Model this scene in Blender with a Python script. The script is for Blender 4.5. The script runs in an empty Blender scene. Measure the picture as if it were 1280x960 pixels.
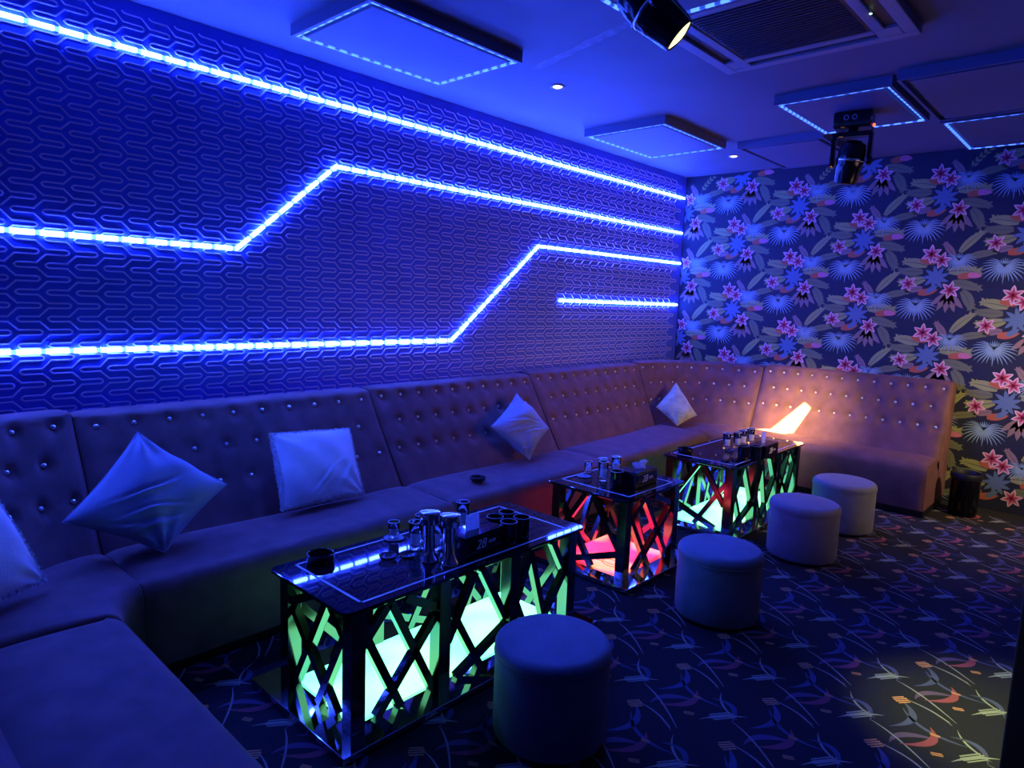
import bpy, bmesh, math, random
from mathutils import Vector, Matrix
random.seed(7)
PI = math.pi
S = bpy.context.scene
COL = S.collection

# ------------------------------------------------------------------ camera
cam_data = bpy.data.cameras.new('camera')
cam_data.sensor_fit = 'HORIZONTAL'
cam_data.sensor_width = 36.0
cam_data.lens = 836.84 / 1280 * 36.0
cam_data.clip_start = 0.02
cam = bpy.data.objects.new('camera', cam_data)
COL.objects.link(cam)
yaw, pitch, roll = 0.748327653, 0.12674341, 0.0370464784
_f = Vector((-math.sin(yaw) * math.cos(pitch), math.cos(yaw) * math.cos(pitch), -math.sin(pitch)))
_r = Vector((math.cos(yaw), math.sin(yaw), 0))
_u = _r.cross(_f)
_R = math.cos(roll) * _r + math.sin(roll) * _u
_U = -math.sin(roll) * _r + math.cos(roll) * _u
m = Matrix.Identity(4)
for i in range(3):
    m[i][0], m[i][1], m[i][2] = _R[i], _U[i], -_f[i]
m[0][3], m[1][3], m[2][3] = 3.77, 0.0, 1.6
cam.matrix_world = m
S.camera = cam

# ------------------------------------------------------------------ exposure and world
S.view_settings.view_transform = 'Standard'
S.view_settings.look = 'None'
S.view_settings.exposure = 0.0
S.view_settings.gamma = 1.0
S.view_settings.use_curve_mapping = False
W = bpy.data.worlds.new('world')
S.world = W
W.use_nodes = True
W.node_tree.nodes['Background'].inputs[0].default_value = (0.006, 0.012, 0.06, 1)
W.node_tree.nodes['Background'].inputs[1].default_value = 0.02

LED = (0.030, 0.080, 1.0)
LED_S = 150.0
CEIL_LED_S = 3.0


def aim(o, target):
    d = Vector(target) - o.location
    o.rotation_euler = d.to_track_quat('-Z', 'Y').to_euler()


def lamp(name, kind, loc, target, color, power, **kw):
    l = bpy.data.lights.new(name, kind)
    l.color = color
    l.energy = power
    for k, v in kw.items():
        setattr(l, k, v)
    o = bpy.data.objects.new(name, l)
    COL.objects.link(o)
    o.location = loc
    if target:
        aim(o, target)
    return o


# soft pinkish light from the right, out of the frame; its source is unseen
lamp('pink_side_light', 'AREA', (4.3, 4.6, 1.5), (0.0, 4.9, 1.2), (1.0, 0.55, 0.46), 5.0, shape='RECTANGLE', size=1.4, size_y=0.8, spread=1.25)
# warm lamp out of view to the right of the flowered wall
lamp('warm_wall_lamp', 'AREA', (4.2, 5.7, 1.8), (2.9, 6.6, 0.7), (1.0, 0.72, 0.42), 17.0, shape='DISK', size=0.3, spread=2.2)
# an added blue fill spot, then the yellow wash of the near moving head
lamp('blue_fill', 'SPOT', (2.25, 2.35, 2.45), (0.9, 2.6, 0.4), (0.03, 0.09, 1.0), 60.0, spot_size=2.2, spot_blend=1.0, shadow_soft_size=0.08)
lamp('yellow_wash', 'SPOT', (2.52, 2.28, 2.52), (3.60, 3.15, 0.0), (0.88, 0.90, 0.05), 520.0, spot_size=0.45, spot_blend=1.0, shadow_soft_size=0.05)

# the warm gobo beam of the far moving head: a slab of light on the sofa back
BEAM_POS = Vector((2.15, 4.95, 2.43))
bq = [Vector((1.22, 6.18, 0.43)), Vector((1.48, 6.18, 0.43)), Vector((1.62, 6.40, 0.72)), Vector((1.56, 6.41, 0.77))]
bc = (bq[0] + bq[1] + bq[2] + bq[3]) / 4
beam = lamp('gobo_beam', 'SPOT', BEAM_POS, bc, (1.0, 0.70, 0.20), 30000.0, spot_size=0.9, spot_blend=0.9, shadow_soft_size=0.0)
bF = (bc - BEAM_POS).normalized()
bX = ((bq[1] + bq[2]) / 2 - (bq[0] + bq[3]) / 2)
bX = (bX - bX.dot(bF) * bF).normalized()
bY = bF.cross(bX)
uv = []
for q in bq:
    d = q - BEAM_POS
    uv.append((d.dot(bX) / d.dot(bF), d.dot(bY) / d.dot(bF)))
bl = beam.data
bl.use_nodes = True
nt = bl.node_tree
em = nt.nodes['Emission']
geo = nt.nodes.new('ShaderNodeNewGeometry')


def nmath(t, op, a, b=None, c=None, clamp=False):
    n = t.nodes.new('ShaderNodeMath')
    n.operation = op
    n.use_clamp = clamp
    for i, v in enumerate((a, b, c)):
        if v is None:
            continue
        if isinstance(v, (int, float)):
            n.inputs[i].default_value = v
        else:
            t.links.new(v, n.inputs[i])
    return n.outputs[0]


def ndot(t, sock, vec):
    n = t.nodes.new('ShaderNodeVectorMath')
    n.operation = 'DOT_PRODUCT'
    t.links.new(sock, n.inputs[0])
    n.inputs[1].default_value = vec
    return n.outputs['Value']


inc = geo.outputs['Incoming']
dF, dX, dY = ndot(nt, inc, bF), ndot(nt, inc, bX), ndot(nt, inc, bY)
uu = nmath(nt, 'DIVIDE', dX, dF)
vv = nmath(nt, 'DIVIDE', dY, dF)
mask = None
area2 = sum(uv[i][0] * uv[(i + 1) % 4][1] - uv[(i + 1) % 4][0] * uv[i][1] for i in range(4))
sg = 1 if area2 > 0 else -1
for i in range(4):
    (x0, y0), (x1, y1) = uv[i], uv[(i + 1) % 4]
    nx, ny = -(y1 - y0) * sg, (x1 - x0) * sg
    L = math.hypot(nx, ny)
    nx, ny = nx / L, ny / L
    d = nmath(nt, 'ADD', nmath(nt, 'MULTIPLY', uu, nx), nmath(nt, 'MULTIPLY_ADD', vv, ny, -(nx * x0 + ny * y0)))
    e = nmath(nt, 'MULTIPLY_ADD', d, 1 / 0.012, 0.4, clamp=True)
    e = nmath(nt, 'SMOOTH_MIN', e, e, 0.0)
    mask = e if mask is None else nmath(nt, 'MULTIPLY', mask, e)
# soft spill added around the sharp slab, standing in for bloom and bounced light
ux, uy = sum(a for a, b in uv) / 4, sum(b for a, b in uv) / 4
rr = nmath(nt, 'SQRT', nmath(nt, 'ADD', nmath(nt, 'POWER', nmath(nt, 'ABSOLUTE', nmath(nt, 'SUBTRACT', uu, ux)), 2.0),
                             nmath(nt, 'POWER', nmath(nt, 'ABSOLUTE', nmath(nt, 'SUBTRACT', vv, uy)), 2.0)))
halo = nmath(nt, 'POWER', nmath(nt, 'MULTIPLY_ADD', rr, -1 / 0.36, 1.0, clamp=True), 2.0)
tot = nmath(nt, 'ADD', mask, nmath(nt, 'MULTIPLY', halo, 0.055))
nt.links.new(tot, em.inputs['Strength'])


# ------------------------------------------------------------------ materials
def mat(name, color, rough=0.6, metal=0.0, spec=0.5, emit=None, es=0.0, sheen=0.0, trans=0.0, ior=1.45, noise=0.0, nscale=30.0, bump=0.0, bscale=200.0, coat=0.0, bdist=0.002):
    M = bpy.data.materials.new(name)
    M.use_nodes = True
    t = M.node_tree
    b = t.nodes['Principled BSDF']
    b.inputs['Base Color'].default_value = (*color, 1)
    b.inputs['Roughness'].default_value = rough
    b.inputs['Metallic'].default_value = metal
    b.inputs['Specular IOR Level'].default_value = spec
    b.inputs['IOR'].default_value = ior
    b.inputs['Transmission Weight'].default_value = trans
    b.inputs['Coat Weight'].default_value = coat
    if sheen:
        b.inputs['Sheen Weight'].default_value = sheen
        b.inputs['Sheen Roughness'].default_value = 0.4
        b.inputs['Sheen Tint'].default_value = (*[min(1, c * 2.5) for c in color], 1)
    if emit:
        b.inputs['Emission Color'].default_value = (*emit, 1)
        b.inputs['Emission Strength'].default_value = es
    if noise or bump:
        tc = t.nodes.new('ShaderNodeTexCoord')
    if noise:
        n = t.nodes.new('ShaderNodeTexNoise')
        n.inputs['Scale'].default_value = nscale
        n.inputs['Detail'].default_value = 4
        t.links.new(tc.outputs['Object'], n.inputs['Vector'])
        r = t.nodes.new('ShaderNodeValToRGB')
        r.color_ramp.elements[0].position = 0.3
        r.color_ramp.elements[1].position = 0.7
        r.color_ramp.elements[0].color = (*[c * (1 - noise) for c in color], 1)
        r.color_ramp.elements[1].color = (*[min(1, c * (1 + noise)) for c in color], 1)
        t.links.new(n.outputs['Fac'], r.inputs['Fac'])
        t.links.new(r.outputs['Color'], b.inputs['Base Color'])
    if bump:
        n2 = t.nodes.new('ShaderNodeTexNoise')
        n2.inputs['Scale'].default_value = bscale
        n2.inputs['Detail'].default_value = 3
        t.links.new(tc.outputs['Object'], n2.inputs['Vector'])
        bp = t.nodes.new('ShaderNodeBump')
        bp.inputs['Strength'].default_value = bump
        bp.inputs['Distance'].default_value = bdist
        t.links.new(n2.outputs['Fac'], bp.inputs['Height'])
        t.links.new(bp.outputs['Normal'], b.inputs['Normal'])
    return M


M = {}
M['panel'] = mat('embossed panel navy', (0.07, 0.125, 0.80), 0.45, noise=0.12, nscale=3)
M['panel_line'] = mat('embossed panel raised line', (0.62, 0.52, 0.92), 0.35, metal=0.2)
M['led'] = mat('blue diode strip', (0.1, 0.2, 0.8), 0.4, emit=LED, es=LED_S)
M['led_dim'] = mat('blue diode strip gap', (0.1, 0.2, 0.8), 0.4, emit=LED, es=12.0)
M['led_ceil'] = mat('ceiling diode strip', (0.1, 0.2, 0.8), 0.4, emit=(0.06, 0.18, 1.0), es=CEIL_LED_S)
M['led_ceil_dim'] = mat('ceiling diode strip gap', (0.1, 0.2, 0.6), 0.4, emit=(0.05, 0.14, 1.0), es=0.5)
M['ceiling'] = mat('painted ceiling', (0.135, 0.15, 0.21), 0.6, noise=0.12, nscale=1.2)
M['scuff'] = mat('scuffed ceiling paint', (0.21, 0.23, 0.32), 0.6, noise=0.3, nscale=18)
M['board'] = mat('dark ceiling board', (0.13, 0.145, 0.24), 0.55)
M['wallpaper'] = mat('wallpaper ground', (0.018, 0.022, 0.045), 0.6)
M['plain_wall'] = mat('dark side wall', (0.04, 0.04, 0.06), 0.7)
M['carpet'] = mat('carpet ground', (0.010, 0.010, 0.012), 0.9, noise=0.35, nscale=160, bump=0.5, bscale=500)
M['sofa'] = mat('burgundy velvet', (0.165, 0.070, 0.066), 0.75, sheen=0.2, noise=0.22, nscale=9, bump=0.25, bscale=350, bdist=0.001)
M['crystal'] = mat('crystal button', (0.92, 0.92, 0.94), 0.22, spec=1.0, metal=0.35)
M['stool'] = mat('grey velvet', (0.20, 0.21, 0.25), 0.8, sheen=0.3, noise=0.12, nscale=10, bump=0.2, bscale=400, bdist=0.001)
M['pillow_blue'] = mat('grey blue velvet', (0.29, 0.33, 0.42), 0.7, sheen=0.4, noise=0.08, nscale=12)
M['pillow_grey'] = mat('grey olive velvet', (0.46, 0.48, 0.32), 0.8, sheen=0.4, noise=0.25, nscale=14, bump=0.4, bscale=90, bdist=0.004)
M['fluffy'] = mat('white fleece', (0.80, 0.77, 0.80), 0.9, noise=0.05, nscale=10, bump=0.35, bscale=110, bdist=0.004)
M['black_glass'] = mat('black glass', (0.004, 0.005, 0.010), 0.035, spec=0.8, bump=0.05, bscale=14, bdist=0.001)
M['inlay'] = mat('frosted inlay line', (0.55, 0.62, 0.70), 0.4)
M['steel'] = mat('polished black steel', (0.17, 0.175, 0.185), 0.14, metal=1.0)
M['mirror'] = mat('mirror steel', (0.55, 0.56, 0.60), 0.06, metal=1.0)
M['black'] = mat('matt black', (0.008, 0.008, 0.010), 0.5)
M['black_gloss'] = mat('gloss black plastic', (0.006, 0.006, 0.010), 0.16)
M['chrome'] = mat('chrome', (0.80, 0.79, 0.80), 0.10, metal=1.0)
M['glass'] = mat('clear glass', (0.93, 0.96, 1.0), 0.02, trans=1.0, ior=1.45)
M['print'] = mat('white glass print', (0.92, 0.93, 0.96), 0.5)
M['tissue'] = mat('white tissue', (0.85, 0.84, 0.88), 0.8)
_t = M['tissue'].node_tree
_tr = _t.nodes.new('ShaderNodeBsdfTranslucent')
_tr.inputs['Color'].default_value = (0.85, 0.84, 0.9, 1)
_mx = _t.nodes.new('ShaderNodeMixShader')
_mx.inputs[0].default_value = 0.55
_t.links.new(_t.nodes['Principled BSDF'].outputs[0], _mx.inputs[1])
_t.links.new(_tr.outputs[0], _mx.inputs[2])
_t.links.new(_mx.outputs[0], _t.nodes['Material Output'].inputs['Surface'])
M['ink'] = mat('white lettering', (0.95, 0.95, 0.97), 0.5)
M['coaster'] = mat('coaster', (0.20, 0.21, 0.26), 0.5)
M['rim_glint'] = mat('painted rim glint', (0.95, 0.95, 0.97), 0.15, spec=1.0)  # opaque white paints the specular glint along the glass rims
M['rim'] = mat('grey cup rim', (0.30, 0.32, 0.40), 0.3)  # paler grey than the black cup bodies
M['lens_on'] = mat('lit lens', (1, 1, 0.8), 0.3, emit=(1.0, 0.95, 0.42), es=1.7)
M['lens_off'] = mat('dark lens', (0.01, 0.01, 0.02), 0.04, coat=1.0)
M['red_led'] = mat('red indicator', (0.5, 0.05, 0.02), 0.4, emit=(1.0, 0.10, 0.03), es=3.0)
M['green_led'] = mat('green indicator', (0.2, 0.5, 0.2), 0.4, emit=(0.6, 1.0, 0.6), es=4.0)
M['warm_bulb'] = mat('warm bulb', (1, 0.9, 0.8), 0.4, emit=(1.0, 0.82, 0.75), es=5.0)
M['ac_white'] = mat('cassette frame', (0.30, 0.30, 0.34), 0.45)
M['ac_dark'] = mat('cassette grille', (0.035, 0.035, 0.05), 0.5)
M['cord'] = mat('white cord', (0.65, 0.6, 0.55), 0.5)


def glow_mat(name, core, edge, es, p0=0.36, p1=0.56):
    """lit acrylic sheet: brighter over the lamps underneath, tinted between them"""
    G = mat(name, (0.6, 0.6, 0.6), 0.25)
    t = G.node_tree
    b = t.nodes['Principled BSDF']
    tc = t.nodes.new('ShaderNodeTexCoord')
    n = t.nodes.new('ShaderNodeTexNoise')
    n.inputs['Scale'].default_value = 3.2
    n.inputs['Detail'].default_value = 1
    t.links.new(tc.outputs['Object'], n.inputs['Vector'])
    r = t.nodes.new('ShaderNodeValToRGB')
    r.color_ramp.elements[0].position = p0
    r.color_ramp.elements[1].position = p1
    r.color_ramp.elements[0].color = (*edge, 1)
    r.color_ramp.elements[1].color = (*core, 1)
    t.links.new(n.outputs['Fac'], r.inputs['Fac'])
    t.links.new(r.outputs['Color'], b.inputs['Emission Color'])
    b.inputs['Emission Strength'].default_value = es
    return G


M['glow_green'] = glow_mat('green lit sheet', (0.22, 1.0, 0.36), (0.12, 0.9, 0.42), 3.6)
M['glow_red'] = glow_mat('red lit sheet', (1.0, 0.15, 0.06), (1.0, 0.014, 0.030), 4.6, 0.50, 0.60)

# wallpaper inks and carpet yarns
INK = {}
for n_, c_ in dict(fan=(0.28, 0.44, 0.52), fan2=(0.12, 0.20, 0.33), leaf=(0.33, 0.36, 0.12), leaf2=(0.18, 0.20, 0.09), leafdot=(0.30, 0.19, 0.17),
                   pink=(0.68, 0.20, 0.28), pinkw=(0.85, 0.55, 0.58), red=(0.42, 0.02, 0.07), orange=(0.52, 0.13, 0.05), vein=(0.10, 0.11, 0.08)).items():
    INK[n_] = mat('ink ' + n_, c_, 0.6)
YARN = {}
for n_, c_ in dict(orange=(0.65, 0.30, 0.13), blue=(0.07, 0.08, 0.17), purple=(0.11, 0.07, 0.14), red=(0.28, 0.06, 0.08), green=(0.30, 0.33, 0.27), thin=(0.28, 0.28, 0.27)).items():
    YARN[n_] = mat('yarn ' + n_, c_, 0.9)


# ------------------------------------------------------------------ mesh helpers
class MB:
    def __init__(s):
        s.v, s.f, s.mi = [], [], []

    def add(s, vs, fs, mi=0):
        o = len(s.v)
        s.v += [tuple(p) for p in vs]
        s.f += [tuple(o + i for i in q) for q in fs]
        s.mi += [mi] * len(fs)
        return s

    def box(s, a, b, mi=0):
        (x0, y0, z0), (x1, y1, z1) = a, b
        return s.add([(x0, y0, z0), (x1, y0, z0), (x1, y1, z0), (x0, y1, z0), (x0, y0, z1), (x1, y0, z1), (x1, y1, z1), (x0, y1, z1)],
                     [(0, 3, 2, 1), (4, 5, 6, 7), (0, 1, 5, 4), (1, 2, 6, 5), (2, 3, 7, 6), (3, 0, 4, 7)], mi)

    def lathe(s, prof, n=32, c=(0, 0, 0), mi=0, cap0=False, cap1=False, M_=None):
        vs = []
        for r, z in prof:
            for k in range(n):
                a = 2 * PI * k / n
                p = Vector((r * math.cos(a), r * math.sin(a), z))
                if M_ is not None:
                    p = M_ @ p
                vs.append((p.x + c[0], p.y + c[1], p.z + c[2]))
        fs = []
        for i in range(len(prof) - 1):
            for k in range(n):
                k2 = (k + 1) % n
                fs.append((i * n + k, i * n + k2, (i + 1) * n + k2, (i + 1) * n + k))
        if cap0:
            fs.append(tuple(range(n - 1, -1, -1)))
        if cap1:
            fs.append(tuple((len(prof) - 1) * n + k for k in range(n)))
        return s.add(vs, fs, mi)

    def tube(s, pts, r, n=8, mi=0):
        pts = [Vector(p) for p in pts]
        vs, fs = [], []
        for i, p in enumerate(pts):
            d = (pts[min(i + 1, len(pts) - 1)] - pts[max(i - 1, 0)]).normalized()
            a = d.cross(Vector((0, 0, 1)))
            a = a.normalized() if a.length > 1e-4 else Vector((1, 0, 0))
            b = d.cross(a)
            for k in range(n):
                t = 2 * PI * k / n
                vs.append(p + r * (math.cos(t) * a + math.sin(t) * b))
        for i in range(len(pts) - 1):
            for k in range(n):
                k2 = (k + 1) % n
                fs.append((i * n + k, i * n + k2, (i + 1) * n + k2, (i + 1) * n + k))
        fs.append(tuple(range(n - 1, -1, -1)))
        fs.append(tuple((len(pts) - 1) * n + k for k in range(n)))
        return s.add(vs, fs, mi)

    def bar(s, a, b, w, t, nrm, mi=0):
        """rectangular bar from a to b; w wide across, t thick along nrm"""
        a, b, nrm = Vector(a), Vector(b), Vector(nrm).normalized()
        d = (b - a).normalized()
        c = d.cross(nrm).normalized()
        vs = []
        for p in (a, b):
            for sx, sy in ((-1, -1), (1, -1), (1, 1), (-1, 1)):
                vs.append(p + c * (w / 2 * sx) + nrm * (t / 2 * sy))
        return s.add(vs, [(0, 3, 2, 1), (4, 5, 6, 7), (0, 1, 5, 4), (1, 2, 6, 5), (2, 3, 7, 6), (3, 0, 4, 7)], mi)

    def build(s, name, mats, parent=None, smooth=False, bevel=0.0, auto=None, fix=True):
        me = bpy.data.meshes.new(name)
        me.from_pydata(s.v, [], s.f)
        for m_ in (mats if isinstance(mats, (list, tuple)) else [mats]):
            me.materials.append(m_)
        me.polygons.foreach_set('material_index', s.mi)
        if fix:
            bm = bmesh.new()
            bm.from_mesh(me)
            bmesh.ops.recalc_face_normals(bm, faces=bm.faces)
            bm.to_mesh(me)
            bm.free()
        if smooth:
            me.polygons.foreach_set('use_smooth', [True] * len(me.polygons))
            if auto is not None:
                me.set_sharp_from_angle(angle=auto)
        me.update()
        o = bpy.data.objects.new(name, me)
        COL.objects.link(o)
        if parent:
            o.parent = parent
        if bevel:
            md = o.modifiers.new('bevel', 'BEVEL')
            md.width = bevel
            md.segments = 2
            md.limit_method = 'ANGLE'
        return o


def tag(o, label, cat, group=None, kind=None):
    o['label'] = label
    o['category'] = cat
    if group:
        o['group'] = group
    if kind:
        o['kind'] = kind
    return o


def struct(o):
    o['kind'] = 'structure'
    return o


def thing(name, label, cat, loc=(0, 0, 0), rz=0.0, group=None):
    o = bpy.data.objects.new(name, None)
    o.empty_display_size = 0.05
    COL.objects.link(o)
    o.location = loc
    o.rotation_euler = (0, 0, rz)
    return tag(o, label, cat, group)


def copy_tree(o, parent=None):
    c = o.copy()
    COL.objects.link(c)
    c.parent = parent
    for ch in list(o.children):
        copy_tree(ch, c)
    return c


def again(src, loc, label, rz=None):
    c = copy_tree(src)
    c.location = loc
    if rz is not None:
        c.rotation_euler = (0, 0, rz)
    c['label'] = label
    return c


# ------------------------------------------------------------------ room shell
RX, BY, NY, CZ = 4.5, 6.72, -0.25, 2.97      # right wall x, back wall y, near wall y, ceiling z
FZ = 0.0

# --- floor with the woven pattern in the same mesh
fl = MB()
fl.add([(0, -1.8, 0), (RX, -1.8, 0), (RX, BY, 0), (0, BY, 0)], [(0, 1, 2, 3)], 0)
YK = list(YARN)


def swoosh(mb, pts, w, mi, z, taper=1.0, n=10):
    """tapered crescent along a quadratic bezier on the floor"""
    p0, p1, p2 = [Vector((*p, 0)) for p in pts]
    L_, R_ = [], []
    for i in range(n + 1):
        t = i / n
        p = (1 - t) ** 2 * p0 + 2 * t * (1 - t) * p1 + t * t * p2
        d = (2 * (1 - t) * (p1 - p0) + 2 * t * (p2 - p1)).normalized()
        ww = w * 0.5 * (math.sin(PI * (0.04 + 0.92 * t)) ** taper)
        nrm = Vector((-d.y, d.x, 0))
        L_.append(p + nrm * ww)
        R_.append(p - nrm * ww)
    vs = [(p.x, p.y, z) for p in L_ + R_]
    k = n + 1
    mb.add(vs, [(i, i + 1, k + i + 1, k + i) for i in range(n)], mi)


def hatch(mb, c, ang, ln, wd, nst, mi, z):
    ca, sa = math.cos(ang), math.sin(ang)
    for i in range(nst):
        o = (i - (nst - 1) / 2) * wd / nst
        l2 = ln * (0.55 + 0.45 * math.cos((i - (nst - 1) / 2) / nst * 2.2)) / 2
        h = wd / nst * 0.30
        vs = []
        for a, b in ((-l2, o - h), (l2, o - h), (l2, o + h), (-l2, o + h)):
            vs.append((c[0] + ca * a - sa * b, c[1] + sa * a + ca * b, z))
        mb.add(vs, [(0, 1, 2, 3)], mi)


PX, PY = 0.3815, 0.395
z1, z2, z3 = 0.0006, 0.0010, 0.0014
yi = {k: i + 1 for i, k in enumerate(YK)}
for i in range(-1, 13):
    for j in range(-2, 18):
        ox, oy = 2.455 + (i - 6) * PX, 2.61 + (j - 7) * PY + (i - 6) * 0.023
        if not (0.9 < ox < RX - 0.4 and -1.2 < oy < BY - 0.3):
            continue
        sh = lambda *p: [(ox + a, oy + b) for a, b in p]
        swoosh(fl, sh((0.0, 0.0), (0.125, -0.10), (0.012, -0.235)), 0.030, yi['blue'], z1, 1.3)
        swoosh(fl, sh((0.04, 0.05), (0.03, 0.16), (0.17, 0.20)), 0.030, yi['purple'], z1, 1.2)
        swoosh(fl, sh((0.13, 0.27), (0.205, 0.16), (0.07, 0.07)), 0.032, yi['red'], z2, 1.2)
        swoosh(fl, sh((-0.15, 0.07), (-0.10, 0.17), (-0.02, 0.22)), 0.013, yi['green'], z2, 1.1)
        swoosh(fl, sh((-0.05, 0.15), (0.05, 0.12), (0.20, -0.02)), 0.008, yi['thin'], z2, 0.7)
        swoosh(fl, sh((0.00, 0.02), (0.12, 0.02), (0.19, -0.05)), 0.008, yi['thin'], z2, 0.7)
        swoosh(fl, sh((0.21, 0.33), (0.24, 0.23), (0.34, 0.20)), 0.010, yi['green'], z1, 1.2)
        swoosh(fl, sh((0.02, -0.06), (0.10, -0.20), (0.26, -0.16)), 0.016, yi['blue'], z1, 0.8)
        swoosh(fl, sh((0.20, 0.26), (0.31, 0.32), (0.33, 0.17)), 0.024, yi['blue'], z1, 1.2)
        hatch(fl, (ox, oy), 0.9, 0.062, 0.050, 4, yi['orange'], z3)
        hatch(fl, (ox - 0.095, oy + 0.155), 0.95, 0.105, 0.044, 4, yi['green'], z3)
        hatch(fl, (ox + 0.185, oy + 0.10), 0.5, 0.042, 0.022, 3, yi['orange'], z3)
        hatch(fl, (ox + 0.155, oy + 0.225), 0.1, 0.036, 0.016, 2, yi['orange'], z3)
        hatch(fl, (ox + 0.15, oy - 0.02), -0.5, 0.06, 0.012, 1, yi['thin'], z3)
floor = struct(fl.build('floor', [M['carpet']] + [YARN[k] for k in YK], fix=False))

# --- ceiling
c_ = MB()
c_.box((-0.15, -1.95, CZ), (RX + 0.15, BY + 0.15, CZ + 0.12))
# a scuffed, repainted streak beside the air conditioner
_st = [(0.93 + 0.075 * k, 3.14 - 0.020 * k, 0.020 + 0.016 * ((k * 7) % 5) / 4) for k in range(12)]
c_.add([(x, y - w, CZ - 0.0006) for x, y, w in _st] + [(x + 0.02, y + w, CZ - 0.0006) for x, y, w in _st], [(k, 12 + k, 13 + k, k + 1) for k in range(11)], 1)
ceiling = struct(c_.build('ceiling', [M['ceiling'], M['scuff']]))

# --- left wall: navy panel with raised interlocking lines
lw = MB()
lw.box((-0.15, NY, 0), (0, BY + 0.15, CZ))
PP, ZP = 0.1215, 0.1243
unit = [(0.0, 0.0), (0.006, -0.008), (0.016, -0.0115), (0.088, -0.0115), (0.126, -0.0505), (0.205, -0.0505), (0.215, -0.054), (0.2195, -0.062),
        (0.215, -0.070), (0.205, -0.0735), (0.126, -0.0735), (0.088, -0.1128), (0.016, -0.1128), (0.006, -0.1165)]


def ribbon(mb, pts, w, h, mi):
    """raised line on the x = 0 wall; pts in (y, z)"""
    n = len(pts)
    vs, fs = [], []
    for i in range(n):
        a, b, c = Vector(pts[max(i - 1, 0)]), Vector(pts[i]), Vector(pts[min(i + 1, n - 1)])
        d1, d2 = (b - a), (c - b)
        d1 = d1.normalized() if d1.length > 1e-9 else d2.normalized()
        d2 = d2.normalized() if d2.length > 1e-9 else d1
        d = (d1 + d2).normalized()
        nr = Vector((-d.y, d.x)) / max(0.5, d.dot(d1))
        for k, (o, x) in enumerate(((-1.0, 0.0), (-0.55, h), (0.55, h), (1.0, 0.0))):
            p = b + nr * (o * w / 2)
            vs.append((x, p.x, p.y))
    for i in range(n - 1):
        for k in range(3):
            fs.append((4 * i + k, 4 * i + k + 1, 4 * i + 5 + k, 4 * i + 4 + k))
    mb.add(vs, fs, mi)


z_top = CZ - 0.01
for col in range(-2, 56):
    y0 = 0.701 - 6 * PP + col * PP
    if y0 + 0.22 > BY - 0.0 or y0 < NY:
        continue
    pts = []
    for r in range(0, 18):
        zz = 1.549 + 11 * ZP - r * ZP
        for (a, b) in unit:
            p = (y0 + a, zz + b)
            if 0.86 < p[1] < z_top:
                pts.append(p)
    ribbon(lw, pts, 0.0085, 0.004, 1)
wall_left = struct(lw.build('wall_left', [M['panel'], M['panel_line']], fix=False))

# --- back wall with printed jungle wallpaper
bw = MB()
bw.box((-0.15, BY, 0), (RX + 0.15, BY + 0.15, CZ), 0)
IK = list(INK)
ii = {k: i + 1 for i, k in enumerate(IK)}
lay = [0.0]


def wp(vs2, fs, mi, dy):
    bw.add([(x, BY - dy, z) for x, z in vs2], fs, mi)


def blade(cx, cz, ang, ln, wd, mi, dy, bend=0.0, n=6, root=0.15):
    """leaf or petal from (cx, cz), pointing along ang, bending by bend radians"""
    L_, R_ = [], []
    p = Vector((cx, cz))
    a = ang
    st = ln / n
    for i in range(n + 1):
        t = i / n
        w = wd * 0.5 * (math.sin(PI * min(1, root + (1 - root) * t)) ** 0.8) if i < n else 0.0003
        nr = Vector((-math.sin(a), math.cos(a)))
        L_.append(p + nr * w)
        R_.append(p - nr * w)
        a += bend / n
        p = p + Vector((math.cos(a), math.sin(a))) * st
    k = n + 1
    if not all(0.0 < q.x < RX and 0 < q.y < CZ for q in L_ + R_):
        return
    wp([tuple(q) for q in L_ + R_], [(k + i, k + i + 1, i + 1, i) for i in range(n)], mi, dy)


def jag_leaf(cx, cz, ang, ln, wd, mi, dy, bend=0.0, dots=False):
    blade(cx, cz, ang, ln, wd, mi, dy, bend, 8, 0.12)
    blade(cx, cz, ang, ln * 0.95, wd * 0.08, ii['vein'], dy + 0.0003, bend, 8, 0.3)
    for k in range(1, 6):
        t = k / 6.5
        a = ang + bend * t
        px, pz = cx + math.cos(ang + bend * t / 2) * ln * t, cz + math.sin(ang + bend * t / 2) * ln * t
        for s_ in (-1, 1):
            blade(px, pz, a + s_ * 0.75, wd * 0.62, wd * 0.34, mi, dy - 0.0001, 0.0, 3, 0.4)


def fan_leaf(cx, cz, sc, mi, dy, lean=0.0):
    """drooping palm: narrow leaflets arching out and down on both sides"""
    N = 11
    for sd in (-1, 1):
        for k in range(N):
            t = k / (N - 1)
            a = 1.35 - 2.65 * t                      # from nearly up to nearly down
            ln = sc * (0.085 + 0.085 * math.sin(PI * (0.12 + 0.88 * t) ** 1.0) ** 0.7)
            bend = -(1.25 - 0.95 * t)
            aa = a if sd > 0 else PI - a
            blade(cx + sd * 0.004, cz, aa + lean, ln, sc * 0.0105, mi, dy + 0.00002 * k, bend if sd > 0 else -bend, 7, 0.25)
    for k in range(7):
        blade(cx, cz, PI / 2 + (k - 3) * 0.22, sc * (0.085 - 0.004 * abs(k - 3)), sc * 0.0105, mi, dy, 0.0, 4, 0.3)
    blade(cx, cz, -PI / 2 + lean, sc * 0.135, sc * 0.0105, mi, dy, 0.0, 6, 0.25)


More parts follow.
